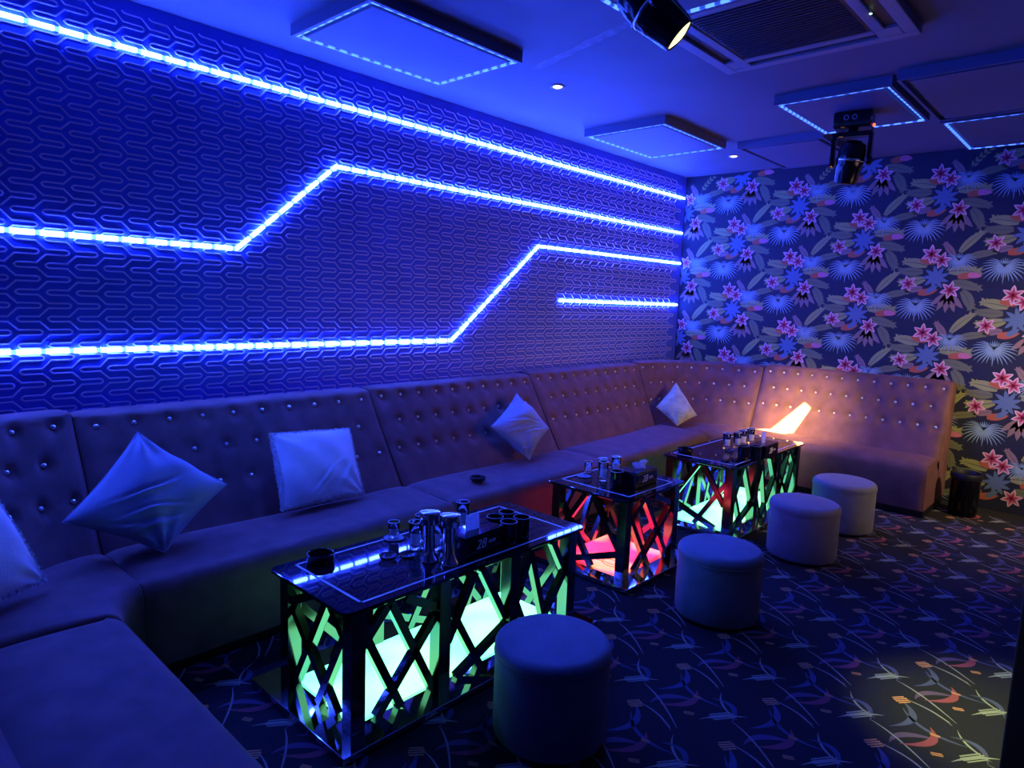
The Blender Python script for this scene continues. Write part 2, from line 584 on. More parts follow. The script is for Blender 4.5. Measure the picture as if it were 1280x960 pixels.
def lily(cx, cz, sc, rot, dy):
    for k in range(6):
        a = rot + k * PI / 3
        blade(cx, cz, a, 0.072 * sc, 0.035 * sc, ii['pinkw'], dy, 0, 6, 0.22)
        blade(cx, cz, a, 0.060 * sc, 0.022 * sc, ii['pink'], dy + 0.0003, 0, 6, 0.25)
        blade(cx, cz, a, 0.042 * sc, 0.012 * sc, ii['red'], dy + 0.0006, 0, 4, 0.3)


def motif(x, z):
    D = 0.0004
    jag_leaf(x + 0.06, z - 0.31, PI - 0.35, 0.21, 0.080, ii['leaf'], D, 0.3)
    jag_leaf(x + 0.03, z - 0.36, PI + 0.10, 0.20, 0.075, ii['leaf2'], D + 0.0001, -0.3)
    jag_leaf(x + 0.05, z - 0.42, PI + 0.40, 0.22, 0.080, ii['leaf'], D, -0.5)
    jag_leaf(x + 0.22, z - 0.36, 0.25, 0.25, 0.090, ii['leaf'], D, -0.6)
    jag_leaf(x + 0.25, z - 0.45, -0.10, 0.24, 0.075, ii['leaf2'], D + 0.0001, -0.3)
    jag_leaf(x + 0.285, z - 0.20, 1.05, 0.25, 0.065, ii['leaf'], D, -0.45)
    jag_leaf(x + 0.33, z - 0.25, 0.40, 0.24, 0.060, ii['leaf2'], D, -0.35)
    jag_leaf(x + 0.25, z - 0.23, 2.2, 0.15, 0.055, ii['leafdot'], D)
    jag_leaf(x + 0.33, z - 0.52, -0.7, 0.19, 0.080, ii['leaf2'], D, -0.8)
    jag_leaf(x + 0.04, z - 0.50, PI + 0.15, 0.14, 0.055, ii['leafdot'], D, 0.2)
    for a in (-2.5, -2.1, -1.7, -1.3, -0.9):
        blade(x + 0.24, z - 0.54, a, 0.17, 0.05, ii['leafdot'], D, 0.1)
    fan_leaf(x, z + 0.01, 1.0, ii['fan'], D + 0.0012)
    fan_leaf(x + 0.285, z - 0.27, 0.80, ii['fan'], D + 0.0008)
    for k in range(9):
        blade(x + 0.13, z - 0.41, k * 0.7 + 0.2, 0.105, 0.034, ii['fan2'], D + 0.0010 + k * 0.00002, 0.3)
    # heliconia and bird-of-paradise
    blade(x + 0.29, z - 0.405, 0.25, 0.15, 0.055, ii['orange'], D + 0.0014, -0.3)
    blade(x + 0.36, z - 0.39, 0.1, 0.10, 0.05, ii['pink'], D + 0.0017, -0.3)
    blade(x + 0.01, z - 0.545, 0.1, 0.15, 0.06, ii['orange'], D + 0.0014, 0.2)
    blade(x + 0.07, z - 0.535, 0.5, 0.10, 0.045, ii['fan2'], D + 0.0017, 0.2)
    blade(x + 0.0, z - 0.26, -0.2, 0.12, 0.05, ii['orange'], D + 0.0014, -0.2)
    lily(x + 0.080, z - 0.212, 1.15, 0.5, D + 0.0022)
    lily(x + 0.160, z - 0.265, 1.05, 0.2, D + 0.0024)
    lily(x - 0.075, z - 0.465, 1.02, 0.8, D + 0.0022)
    lily(x + 0.245, z - 0.515, 1.08, 0.3, D + 0.0022)


for i in range(-1, 8):
    for j in range(-1, 6):
        motif(0.503 + 0.6025 * i, 2.658 - 0.672 * j - (0.335 if i % 2 else 0.0))
wall_back = struct(bw.build('wall_back', [M['wallpaper']] + [INK[k] for k in IK], fix=False))

# --- right, near and rear walls
w_ = MB()
w_.box((RX, -1.95, 0), (RX + 0.15, BY, CZ))
struct(w_.build('wall_right', M['plain_wall']))
w_ = MB()
w_.box((-0.15, NY - 0.15, 0), (3.05, NY, CZ))
struct(w_.build('wall_near', M['plain_wall']))
w_ = MB()
w_.box((2.9, -1.8, 0), (3.05, NY - 0.15, CZ))
struct(w_.build('wall_side', M['plain_wall']))
w_ = MB()
w_.box((2.9, -1.95, 0), (RX, -1.8, CZ))
struct(w_.build('wall_rear', M['plain_wall']))


# ------------------------------------------------------------------ LED lines on the left wall
def wall_led(pts, label, seg=0.095, gap=0.020):
    mb = MB()
    w, h = 0.0115, 0.010
    # walk the polyline; bright pieces separated by dim gaps
    for (a, b) in zip(pts[:-1], pts[1:]):
        a, b = Vector(a), Vector(b)
        L = (b - a).length
        d = (b - a) / L
        nr = Vector((-d.y, d.x))
        s = 0.0
        while s < L - 1e-6:
            for ln, mi in ((seg, 0), (gap, 1)):
                e = min(L, s + ln)
                if e - s > 1e-4:
                    p, q = a + d * s, a + d * e
                    vs = []
                    for pt in (p, q):
                        for o, x in ((-w, 0.0045), (-w * 0.7, 0.0045 + h), (w * 0.7, 0.0045 + h), (w, 0.0045)):
                            r = pt + nr * o
                            vs.append((x, r.x, r.y))
                    mb.add(vs, [(0, 1, 5, 4), (1, 2, 6, 5), (2, 3, 7, 6), (3, 0, 4, 7), (0, 3, 2, 1), (4, 5, 6, 7)], mi)
                s = e
    o = mb.build('led_strip', [M['led'], M['led_dim']])
    return tag(o, label, 'light strip', 'blue light lines on the patterned wall')


wall_led([(NY + 0.02, 2.745), (BY - 0.03, 2.745)], 'topmost straight blue LED line running along the patterned wall just under the ceiling')
wall_led([(NY + 0.02, 1.823), (1.735, 1.823), (2.372, 2.375), (BY - 0.03, 2.375)], 'second blue LED line on the patterned wall, stepping up above the large blue diamond cushion')
wall_led([(NY + 0.02, 1.271), (3.365, 1.271), (4.317, 2.045), (BY - 0.03, 2.05)], 'lowest long blue LED line, just above the sofa back, stepping up mid-wall')
wall_led([(4.625, 1.599), (BY - 0.03, 1.599)], 'short straight blue LED line at the far end of the patterned wall')


# ------------------------------------------------------------------ ceiling boards
def ceiling_panel(x0, y0, x1, y1, label, lit=True, z=2.91, strength=1.0):
    cx, cy = (x0 + x1) / 2, (y0 + y1) / 2
    t = thing('ceiling_panel', label, 'ceiling panel', (cx, cy, z), 0, 'hanging ceiling boards')
    hx, hy = (x1 - x0) / 2, (y1 - y0) / 2
    b = MB()
    # a tray: rim, shallow groove, raised centre
    g0, g1, dep = 0.018, 0.055, 0.022
    b.box((-hx, -hy, 0.004 + dep), (hx, hy, CZ - z))
    for (a, c) in (((-hx, -hy, 0), (hx, -hy + g0, dep + 0.004)), ((-hx, hy - g0, 0), (hx, hy, dep + 0.004)), ((-hx, -hy + g0, 0), (-hx + g0, hy - g0, dep + 0.004)), ((hx - g0, -hy + g0, 0), (hx, hy - g0, dep + 0.004))):
        b.box(a, c)
    b.box((-hx + g1, -hy + g1, 0.0), (hx - g1, hy - g1, dep + 0.004))
    b.build('board', M['board'], t)
    if lit:
        s = MB()
        w = 0.006
        q = [(-hx + g0 + w, -hy + g0 + w), (hx - g0 - w, -hy + g0 + w), (hx - g0 - w, hy - g0 - w), (-hx + g0 + w, hy - g0 - w)]
        for i in range(4):
            a, c = Vector((*q[i], 0)), Vector((*q[(i + 1) % 4], 0))
            L = (c - a).length
            d = (c - a) / L
            n = 9 if i % 2 == 0 else 13
            for k in range(n):
                e0, e1 = L * k / n, L * (k + 1) / n
                for f0, f1, mi in ((0, 0.62, 0), (0.62, 1.0, 1)):
                    p, r = a + d * (e0 + (e1 - e0) * f0), a + d * (e0 + (e1 - e0) * f1)
                    s.bar((p.x, p.y, 0.006), (r.x, r.y, 0.006), 2 * w, 0.012, (0, 0, 1), mi)
        s.build('led_strip', [M['led_ceil'], M['led_ceil_dim']], t)
    return t


ceiling_panel(0.375, 1.866, 1.079, 2.885, 'hanging ceiling board with blue LED edge nearest the patterned wall, at the top left')
ceiling_panel(0.334, 4.445, 1.068, 5.434, 'hanging ceiling board with blue LED edge over the far end of the patterned wall')
ceiling_panel(1.864, 1.896, 2.557, 2.885, 'LED edged ceiling board at the top of the picture carrying the yellow spotlight')
ceiling_panel(1.864, 4.455, 2.557, 5.403, 'LED edged ceiling board carrying the far moving head spotlight')
ceiling_panel(2.598, 5.515, 3.311, 6.504, 'LED edged ceiling board in the far right corner over the flowered wall')
ceiling_panel(1.140, 5.495, 1.833, 6.494, 'plain dark ceiling board without lights by the flowered wall', lit=False)
ceiling_panel(2.598, 4.384, 3.311, 5.454, 'plain dark ceiling board without lights right of the far moving head spotlight', lit=False)


# ------------------------------------------------------------------ downlights
def downlight(x, y, label):
    t = thing('downlight', label, 'ceiling light', (x, y, CZ), 0, 'recessed downlights')
    a = MB()
    a.lathe([(0.030, -0.003), (0.046, -0.008), (0.050, -0.004), (0.050, 0.0)], 28)
    a.build('trim_ring', M['ac_white'], t, True)
    b = MB()
    b.lathe([(0.001, -0.010), (0.018, -0.009), (0.030, -0.003)], 24)
    b.build('bulb', M['warm_bulb'], t, True)


downlight(0.848, 3.475, 'small lit recessed downlight near the middle of the ceiling')
downlight(0.874, 5.99, 'small lit recessed downlight in the corner above the flowered wall')


# ------------------------------------------------------------------ air conditioner cassette
t = thing('air_conditioner', 'square ceiling air conditioner cassette with dark grille behind the yellow spotlight', 'air conditioner', (2.36, 3.29, CZ), 0)
H = 0.49
a = MB()
zb, zt = -0.045, 0.0
for k in range(4):
    R4 = Matrix.Rotation(k * PI / 2, 3, 'Z')

    def bx(p, q):
        o = MB().box(p, q)
        a.add([R4 @ Vector(v) for v in o.v], o.f)
    bx((-H, -H, zb), (H - 0.06, -H + 0.06, zt))
    bx((-H + 0.17, -H + 0.12, zb), (H - 0.17, -H + 0.17, zt))
    bx((-H + 0.06, -H + 0.06, zb), (-H + 0.17, -H + 0.17, zt))
a.build('frame', M['ac_white'], t, bevel=0.004)
for k in range(4):
    R4 = Matrix.Rotation(k * PI / 2, 3, 'Z')
    s = MB()
    o = MB().box((-H + 0.17, -H + 0.062, -0.030), (H - 0.17, -H + 0.118, -0.026))
    s.add([R4 @ Vector(v) for v in o.v], o.f)
    s.build('air_flap', M['ac_dark'], t)
g = MB()
g.box((-H + 0.172, -H + 0.172, -0.040), (H - 0.172, H - 0.172, -0.002))
for k in range(22):
    y = -H + 0.19 + k * (2 * H - 0.38) / 21
    g.box((-H + 0.19, y - 0.004, -0.046), (H - 0.19, y + 0.004, -0.040))
g.build('grille', M['ac_dark'], t)
s = MB()
s.lathe([(0.0005, -0.049), (0.005, -0.048), (0.006, -0.045)], 12, (0.37, 0.10, 0))
s.build('indicator_light', M['green_led'], t, True)


# ------------------------------------------------------------------ moving head spotlights
def moving_head(loc, rz, head_dir, label, lit, drop=0.30):
    """hangs from loc (underside of the ceiling board)"""
    t = thing('moving_head_spotlight', label, 'stage light', loc, 0, 'moving head spotlights')
    Rz = Matrix.Rotation(rz, 3, 'Z')
    b = MB()
    o = MB().box((-0.115, -0.085, -0.105), (0.115, 0.085, -0.004))
    b.add([Rz @ Vector(v) for v in o.v], o.f)
    o = MB().box((-0.03, -0.03, -0.125), (0.03, 0.03, -0.105))
    b.add([Rz @ Vector(v) for v in o.v], o.f)
    b.build('base', M['black_gloss'], t, bevel=0.010)
    for k in range(2):
        d = MB()
        c = Rz @ Vector((-0.035 + k * 0.05, -0.086, -0.045))
        Rt = Rz @ Matrix.Rotation(PI / 2, 3, 'X')
        d.lathe([(0.012, 0.0), (0.016, 0.0), (0.016, 0.006), (0.012, 0.006), (0.012, 0.0)], 18, c, 0, M_=Rt)
        d.build('knob', M['rim'], t, True)
    y = MB()
    o = MB().box((-0.125, -0.04, -0.155), (0.125, 0.04, -0.125))
    y.add([Rz @ Vector(v) for v in o.v], o.f)
    for sx in (-1, 1):
        o = MB().box((sx * 0.112 - 0.013, -0.035, -drop), (sx * 0.112 + 0.013, 0.035, -0.15))
        y.add([Rz @ Vector(v) for v in o.v], o.f)
        o = MB().lathe([(0.001, -0.014), (0.045, -0.014), (0.045, 0.014), (0.001, 0.014)], 24, M_=Matrix.Rotation(PI / 2, 3, 'Y'))
        y.add([Rz @ (Vector(v) + Vector((sx * 0.112, 0, -drop))) for v in o.v], o.f)
    y.build('yoke', M['black_gloss'], t, bevel=0.008)
    q = Vector(head_dir).normalized().to_track_quat('Z', 'Y').to_matrix()
    pc = Vector((0, 0, -drop))
    h = MB()
    h.lathe([(0.001, -0.125), (0.045, -0.12), (0.072, -0.10), (0.084, -0.05), (0.086, 0.02), (0.083, 0.03), (0.083, 0.045), (0.080, 0.05), (0.072, 0.13), (0.066, 0.155), (0.060, 0.158), (0.056, 0.148)], 36, pc, 0, M_=q)
    hd = h.build('head', M['black_gloss'], t, True, auto=0.6)
    r = MB()
    r.lathe([(0.0845, -0.006), (0.088, -0.006), (0.088, 0.010), (0.0845, 0.010), (0.0845, -0.006)], 36, pc, 0, M_=q)
    r.build('trim_band', M['chrome'], hd, True)
    l = MB()
    l.lathe([(0.0005, 0.164), (0.03, 0.161), (0.057, 0.152)], 32, pc, 0, M_=q)
    l.build('lens', M['lens_on'] if lit else M['lens_off'], hd, True)
    e = MB()
    c = Rz @ Vector((0.122, -0.05, -0.10))
    e.lathe([(0.0005, 0.016), (0.009, 0.012), (0.011, 0.0)], 16, c, 0, M_=Rz @ Matrix.Rotation(PI / 2, 3, 'Y'))
    e.build('indicator_light', M['red_led'], t, True)
    return t, pc + q @ Vector((0, 0, 0.16))


moving_head((2.285, 2.285, 2.91), -0.7, (0.59, 0.38, -0.62), 'moving head spotlight at the top edge of the picture with a bright yellow lens', True, 0.205)
moving_head((2.22, 4.93, 2.91), 0.15, (-0.16, 0.10, -0.9), 'dark moving head spotlight hanging under the far ceiling board, red light on its side', False)


# ------------------------------------------------------------------ sofa modules
def P_left(s, d):
    return (d, s)


NCX, NCY = 1.2, 0.87


def P_near_corner(s, d):
    return (NCX - (NCX - d) * math.cos(s), NCY - (NCY - NY - d) * math.sin(s))


def P_near(s, d):
    return (s, NY + d)


FCX, FCY = 1.08, 5.75


def P_far_corner(s, d):
    return (FCX - (FCX - d) * math.cos(s), FCY + (BY - FCY - d) * math.sin(s))


def P_back(s, d):
    return (s, BY - d)


def sofa_module(label, P, s0, s1, arc, ncol, df0, df1, dj0, dj1, zt=1.0, zs=0.43, dtop=0.15, rows=None, dent=0.022, off=0.0, br=0.0105):
    """arc: length in metres along the back used to size the seam grooves"""
    mid = P((s0 + s1) / 2, 0.6)
    t = thing('sofa_section', label, 'sofa', (mid[0], mid[1], 0), 0, 'sections of the wrap-around sofa')
    ox, oy = mid
    NSEG = max(24, int(arc / 0.024))
    rows = rows or [zt - 0.065, zt - 0.215, zt - 0.375]
    # buttons in (fraction along, z)
    btn = []
    for ri, z in enumerate(rows):
        n = ncol - (ri % 2)
        for k in range(n):
            f = (k + 0.5 + (0.5 if ri % 2 else 0.0)) / ncol
            btn.append((f, z))

    def lerp(a, b, f):
        return a + (b - a) * f

    def front(f, z):
        """depth of the back's front face at fraction f, height z"""
        dj = lerp(dj0, dj1, f)
        u = (zt - z) / (zt - zs)
        return dtop + (dj - dtop) * (u ** 1.05)

    def seam(f):
        e = min(f, 1 - f) * arc
        return 0.020 * math.exp(-(e / 0.018) ** 2) + 0.006 * math.exp(-(e / 0.06) ** 2)

    b = MB()
    NZ = 34
    vs, ring = [], None
    for i in range(NSEG + 1):
        f = i / NSEG
        s = lerp(s0, s1, f)
        sm = seam(f)
        djf = lerp(dj0, dj1, f)
        loop = [(0.012, 0.06), (0.012, zt - 0.03), (0.020, zt - 0.010 - sm * 0.5), (0.045, zt - sm * 0.5), (dtop - 0.035, zt - sm * 0.5), (dtop - 0.012, zt - 0.006 - sm * 0.5)]
        for k in range(NZ):
            z = lerp(zt - 0.020, zs - 0.06, k / (NZ - 1))
            d = front(f, z) - sm
            for (bf, bz) in btn:
                dx = (f - bf) * arc
                dz = z - bz
                if abs(dx) < 0.12 and abs(dz) < 0.12:
                    d -= dent * 1.6 * math.exp(-((dx / 0.026) ** 2 + (dz / 0.030) ** 2))
                    # soft fold running down from the button
                    if dz < 0 and dent > 0.012:
                        d -= dent * 0.45 * math.exp(-(dx / 0.013) ** 2) * math.exp(dz / 0.05)
            d += 0.004 * math.sin(9 * f + 5 * z)
            loop.append((d, z))
        loop += [(djf - 0.09, zs - 0.14), (djf - 0.10, 0.06)]
        ring = len(loop)
        for d, z in loop:
            x, y = P(s, d)
            vs.append((x - ox, y - oy, z))
    fs = []
    for i in range(NSEG):
        for k in range(ring):
            k2 = (k + 1) % ring
            fs.append((i * ring + k, i * ring + k2, (i + 1) * ring + k2, (i + 1) * ring + k))
    fs.append(tuple(range(ring)))
    fs.append(tuple(NSEG * ring + k for k in range(ring - 1, -1, -1)))
    b.add(vs, fs)
    bk = b.build('backrest', M['sofa'], t, True, auto=1.0)
    # crystal buttons
    for (f, z) in btn:
        s = lerp(s0, s1, f)
        d = front(f, z) - dent * 1.5
        x, y = P(s, d)
        x2, y2 = P(s, d + 0.05)
        dirn = Vector((x2 - x, y2 - y, 0.03)).normalized()
        q = dirn.to_track_quat('Z', 'Y').to_matrix()
        c = MB()
        c.lathe([(br * 1.1, -0.004), (br * 1.15, 0.003), (br * 0.75, 0.010), (0.0006, 0.0135)], 8, (x - ox, y - oy, z), 0, M_=q)
        c.build('crystal_button', M['crystal'], bk)
    # seat
    se = MB()
    vs = []
    for i in range(NSEG + 1):
        f = i / NSEG
        s = lerp(s0, s1, f)
        e = min(f, 1 - f) * arc
        sm = 0.016 * math.exp(-(e / 0.022) ** 2)
        df = lerp(df0, df1, f)
        dj = lerp(dj0, dj1, f)
        loop = [(dj - 0.098, 0.06), (dj - 0.088, zs - 0.14), (dj - 0.075, zs - 0.060)]
        NT = 12
        for k in range(NT):
            u = k / (NT - 1)
            d = lerp(dj - 0.05, df - 0.07, u)
            puff = 0.012 * math.sin(PI * u) * min(1, e / 0.15)
            z = zs - 0.028 * (1 - min(1, u * 4)) - sm + puff + 0.004 * math.sin(7 * f + 3 * u)
            loop.append((d, z))
        for k in range(1, 7):
            a = k / 6 * PI / 2
            loop.append((df - 0.07 + 0.07 * math.sin(a) - sm * 0.6, zs - 0.075 + 0.075 * math.cos(a) - sm * 0.4))
        loop += [(df - 0.004 - sm, zs - 0.16), (df - 0.012 - sm, 0.14), (df - 0.022 - sm, 0.06)]
        ring = len(loop)
        for d, z in loop:
            x, y = P(s, d)
            vs.append((x - ox, y - oy, z))
    fs = []
    for i in range(NSEG):
        for k in range(ring):
            k2 = (k + 1) % ring
            fs.append((i * ring + k, i * ring + k2, (i + 1) * ring + k2, (i + 1) * ring + k))
    fs.append(tuple(range(ring)))
    fs.append(tuple(NSEG * ring + k for k in range(ring - 1, -1, -1)))
    se.add(vs, fs)
    se.build('seat', M['sofa'], t, True, auto=1.0)
    # dark plinth
    pl = MB()
    vs = []
    for i in range(NSEG + 1):
        f = i / NSEG
        s = lerp(s0, s1, 0.002 + f * 0.996)
        df = lerp(df0, df1, f)
        for d, z in ((0.03, 0.0), (0.03, 0.062), (df - 0.05, 0.062), (df - 0.05, 0.0)):
            x, y = P(s, d)
            vs.append((x - ox, y - oy, z))
    fs = []
    for i in range(NSEG):
        for k in range(4):
            k2 = (k + 1) % 4
            fs.append((i * 4 + k, i * 4 + k2, (i + 1) * 4 + k2, (i + 1) * 4 + k))
    fs += [(0, 1, 2, 3), tuple(NSEG * 4 + k for k in (3, 2, 1, 0))]
    pl.add(vs, fs)
    pl.build('plinth', M['black'], t)
    return t


G = 0.003
sofa_module('burgundy velvet sofa section turning the near left corner beside the big blue diamond cushion', P_near_corner, 0.004, PI / 2 - 0.004, 1.45, 9, 1.04, 1.0, 0.52, 0.55, zt=1.0, dent=0.016)
sofa_module('sofa section in the left foreground running towards the camera, only its seat in view', P_near, NCX + G, 2.92, 1.7, 10, 1.0, 1.0, 0.55, 0.55)
sofa_module('sofa section with shallow tufting behind the big blue diamond cushion and the white square cushion', P_left, NCY + G, 2.54 - G, 1.66, 10, 1.04, 1.03, 0.52, 0.52, zt=0.985, dent=0.010)
sofa_module('deeply tufted sofa section with a black ashtray lying on its seat', P_left, 2.54 + G, 4.12 - G, 1.56, 10, 1.03, 1.02, 0.52, 0.50, zt=0.992, dent=0.022)
sofa_module('tufted sofa section between the smaller blue diamond cushion and the far corner', P_left, 4.12 + G, FCY - G, 1.62, 10, 1.02, 0.94, 0.50, 0.40, zt=1.008, dent=0.020)
sofa_module('curved sofa section filling the far corner behind the grey diamond cushion', P_far_corner, 0.004, PI / 2 - 0.004, 1.2, 9, 0.85, 0.80, 0.39, 0.38, zt=1.025, dent=0.018)
sofa_module('last sofa section under the flowered wall, lit by the yellow beam', P_back, FCX + G, 2.69, 1.68, 12, 0.80, 0.80, 0.38, 0.44, zt=1.045, zs=0.445, dent=0.018)


# ------------------------------------------------------------------ cushions
def cushion(name, corners, thick, material, label, fur=0, wrinkle=0.01, seed=1, pinch=1.0, nrm_hint=(1, 0, 0.3), fold_dir=0.75):
    """corners: four points in order round the cushion"""
    A, B, C_, D_ = [Vector(c) for c in corners]
    ctr = (A + B + C_ + D_) / 4
    t = thing(name, label, 'cushion', tuple(ctr), 0, 'loose cushions on the sofa')
    nr = (B - A).cross(D_ - A)
    if nr.dot(Vector(nrm_hint)) < 0:
        nr = -nr
    nr.normalize()
    rnd = random.Random(seed)
    ph = [(rnd.uniform(3, 9), rnd.uniform(-6, 6), rnd.uniform(0, 6)) for _ in range(4)]
    folds = [(fold_dir + rnd.uniform(-0.25, 0.25), rnd.uniform(-0.2, 0.85), rnd.uniform(-0.1, 0.6), rnd.uniform(0.5, 1.0), rnd.uniform(-0.25, 0.25)) for _ in range(6)]
    N = 56
    b = MB()
    vs, idx = [], {}
    for side in (1, -1):
        for i in range(N + 1):
            for j in range(N + 1):
                u, v = i / N, j / N
                if side == -1 and (i in (0, N) or j in (0, N)):
                    idx[side, i, j] = idx[1, i, j]
                    continue
                a, c = 2 * u - 1, 2 * v - 1
                # edges bow inwards, corners keep their points
                ua = a * (1 - 0.07 * pinch * (1 - c * c) * abs(a) ** 1.5)
                vc = c * (1 - 0.07 * pinch * (1 - a * a) * abs(c) ** 1.5)
                uu_, vv_ = (ua + 1) / 2, (vc + 1) / 2
                p = A * (1 - uu_) * (1 - vv_) + B * uu_ * (1 - vv_) + C_ * uu_ * vv_ + D_ * (1 - uu_) * vv_
                h = (max(0.0, 1 - abs(a) ** 2.4) * max(0.0, 1 - abs(c) ** 2.4)) ** 0.55
                z = thick / 2 * h
                wv = sum(math.sin(f1 * a + f2 * c + f3) for f1, f2, f3 in ph) / 4
                edge = min(1, 4 * h) * (1 - 0.3 * h)
                z += wrinkle * wv * edge
                # creases fanning out of two corners
                cr = math.exp(-((a + 1) ** 2 + (c + 1) ** 2) / 0.5) * math.sin(9 * math.atan2(c + 1.02, a + 1.02)) + math.exp(-((a - 1) ** 2 + (c - 1) ** 2) / 0.9) * math.sin(11 * math.atan2(1.02 - c, 1.02 - a))
                z += wrinkle * 0.9 * cr * min(1, 3 * h)
                for (k0, k1, k2, k3, k4) in folds:
                    dl = a * math.cos(k0) + c * math.sin(k0) + k4 * (a * math.sin(k0) - c * math.cos(k0)) ** 2 - k1
                    al = -a * math.sin(k0) + c * math.cos(k0) - k2
                    z += wrinkle * k3 * (1.1 * math.exp(-((dl - 0.07) / 0.06) ** 2) - 1.3 * math.exp(-(dl / 0.035) ** 2)) * math.exp(-(al / 0.42) ** 2) * min(1, 3 * h)
                idx[side, i, j] = len(vs)
                vs.append(tuple(p + nr * (z * side) - ctr))
    fs = []
    for side in (1, -1):
        for i in range(N):
            for j in range(N):
                q = (idx[side, i, j], idx[side, i + 1, j], idx[side, i + 1, j + 1], idx[side, i, j + 1])
                fs.append(q if side == 1 else q[::-1])
    b.add(vs, fs)
    cov = b.build('cover', material, t, True)
    if fur:
        f = MB()
        rimf = [fs[sd * N * N + i * N + j] for sd in (0, 1) for i in range(N) for j in range(N) if i < 2 or j < 2 or i > N - 3 or j > N - 3]
        rimset = set(rimf)
        for _ in range(fur):
            q = rnd.choice(rimf)
            w4 = [rnd.random() for _ in range(4)]
            sw = sum(w4)
            p = sum((Vector(vs[k]) * w for k, w in zip(q, w4)), Vector()) / sw
            n0 = (Vector(vs[q[1]]) - Vector(vs[q[0]])).cross(Vector(vs[q[3]]) - Vector(vs[q[0]]))
            out = p.normalized() * 0.7 + nr * (0.6 if n0.dot(nr) > 0 else -0.2)
            d = (out.normalized() + Vector((rnd.uniform(-.7, .7), rnd.uniform(-.7, .7), rnd.uniform(-.7, .7)))).normalized()
            sd = d.cross(Vector((rnd.uniform(-1, 1), rnd.uniform(-1, 1), rnd.uniform(-1, 1)))).normalized()
            L = rnd.uniform(0.008, 0.018) * (1.0 if q in rimset else 0.45)
            f.add([p - sd * 0.0022, p + sd * 0.0022, p + d * L], [(0, 1, 2)])
        fo = f.build('fleece', material, t, fix=False)
        fo['kind'] = 'stuff'
    else:
        # piped edge seam
        pts = [Vector(vs[idx[1, i, 0]]) for i in range(N + 1)] + [Vector(vs[idx[1, N, j]]) for j in range(1, N + 1)] + [Vector(vs[idx[1, i, N]]) for i in range(N - 1, -1, -1)] + [Vector(vs[idx[1, 0, j]]) for j in range(N - 1, -1, -1)]
        sm = MB()
        sm.tube(pts, 0.0035, 6)
        sm.build('seam', material, t, True)
    return t


cushion('cushion', [(0.42, 1.06, 0.92), (0.62, 1.385, 0.655), (0.80, 1.03, 0.455), (0.62, 0.70, 0.615)], 0.17, M['pillow_blue'],
        'large blue velvet cushion standing on its corner at the left, with a folded tip', wrinkle=0.014, seed=4)
cushion('cushion', [(0.39, 1.72, 0.825), (0.39, 2.225, 0.795), (0.655, 2.15, 0.468), (0.655, 1.65, 0.472)], 0.13, M['fluffy'],
        'white fleecy square cushion propped upright on the sofa behind the near table', fur=6000, wrinkle=0.006, seed=9, pinch=0.4)
cushion('cushion', [(0.36, 3.73, 0.885), (0.51, 3.95, 0.615), (0.69, 3.53, 0.460), (0.51, 3.31, 0.70)], 0.16, M['pillow_blue'],
        'smaller blue velvet cushion balanced on its corner in the middle of the sofa', wrinkle=0.014, seed=12)
cushion('cushion', [(0.430, 6.02, 0.82), (0.70, 5.98, 0.535), (0.64, 5.72, 0.452), (0.40, 5.72, 0.60)], 0.13, M['pillow_grey'],
        'grey plush cushion standing on its corner in the far corner of the sofa', wrinkle=0.006, seed=21, pinch=0.6)
cushion('cushion', [(0.855, 0.585, 0.476), (1.06, 0.23, 0.476), (0.93, 0.17, 0.80), (0.72, 0.47, 0.80)], 0.13, M['fluffy'],
        'white fleecy cushion cut off by the left edge of the picture', fur=5000, wrinkle=0.006, seed=30, pinch=0.4)

# ------------------------------------------------------------------ glass tables with lit bases
LAT = [
    [((0.02, 0.0), (0.64, 1.0)), ((0.50, 0.0), (1.0, 0.84)), ((0.0, 0.72), (0.80, 0.0)), ((0.0, 0.80), (0.45, 1.0)), ((0.66, 1.0), (1.0, 0.70))],
    [((0.0, 0.78), (0.55, 0.0)), ((0.0, 0.40), (0.42, 1.0)), ((0.55, 1.0), (1.0, 0.36)), ((0.15, 0.0), (1.0, 0.30))],
    [((0.0, 0.62), (0.28, 1.0)), ((0.0, 0.62), (0.62, 0.0)), ((0.34, 0.0), (0.74, 1.0)), ((0.74, 1.0), (1.0, 0.50)), ((0.70, 0.0), (1.0, 0.50))],
]
TH = 0.51


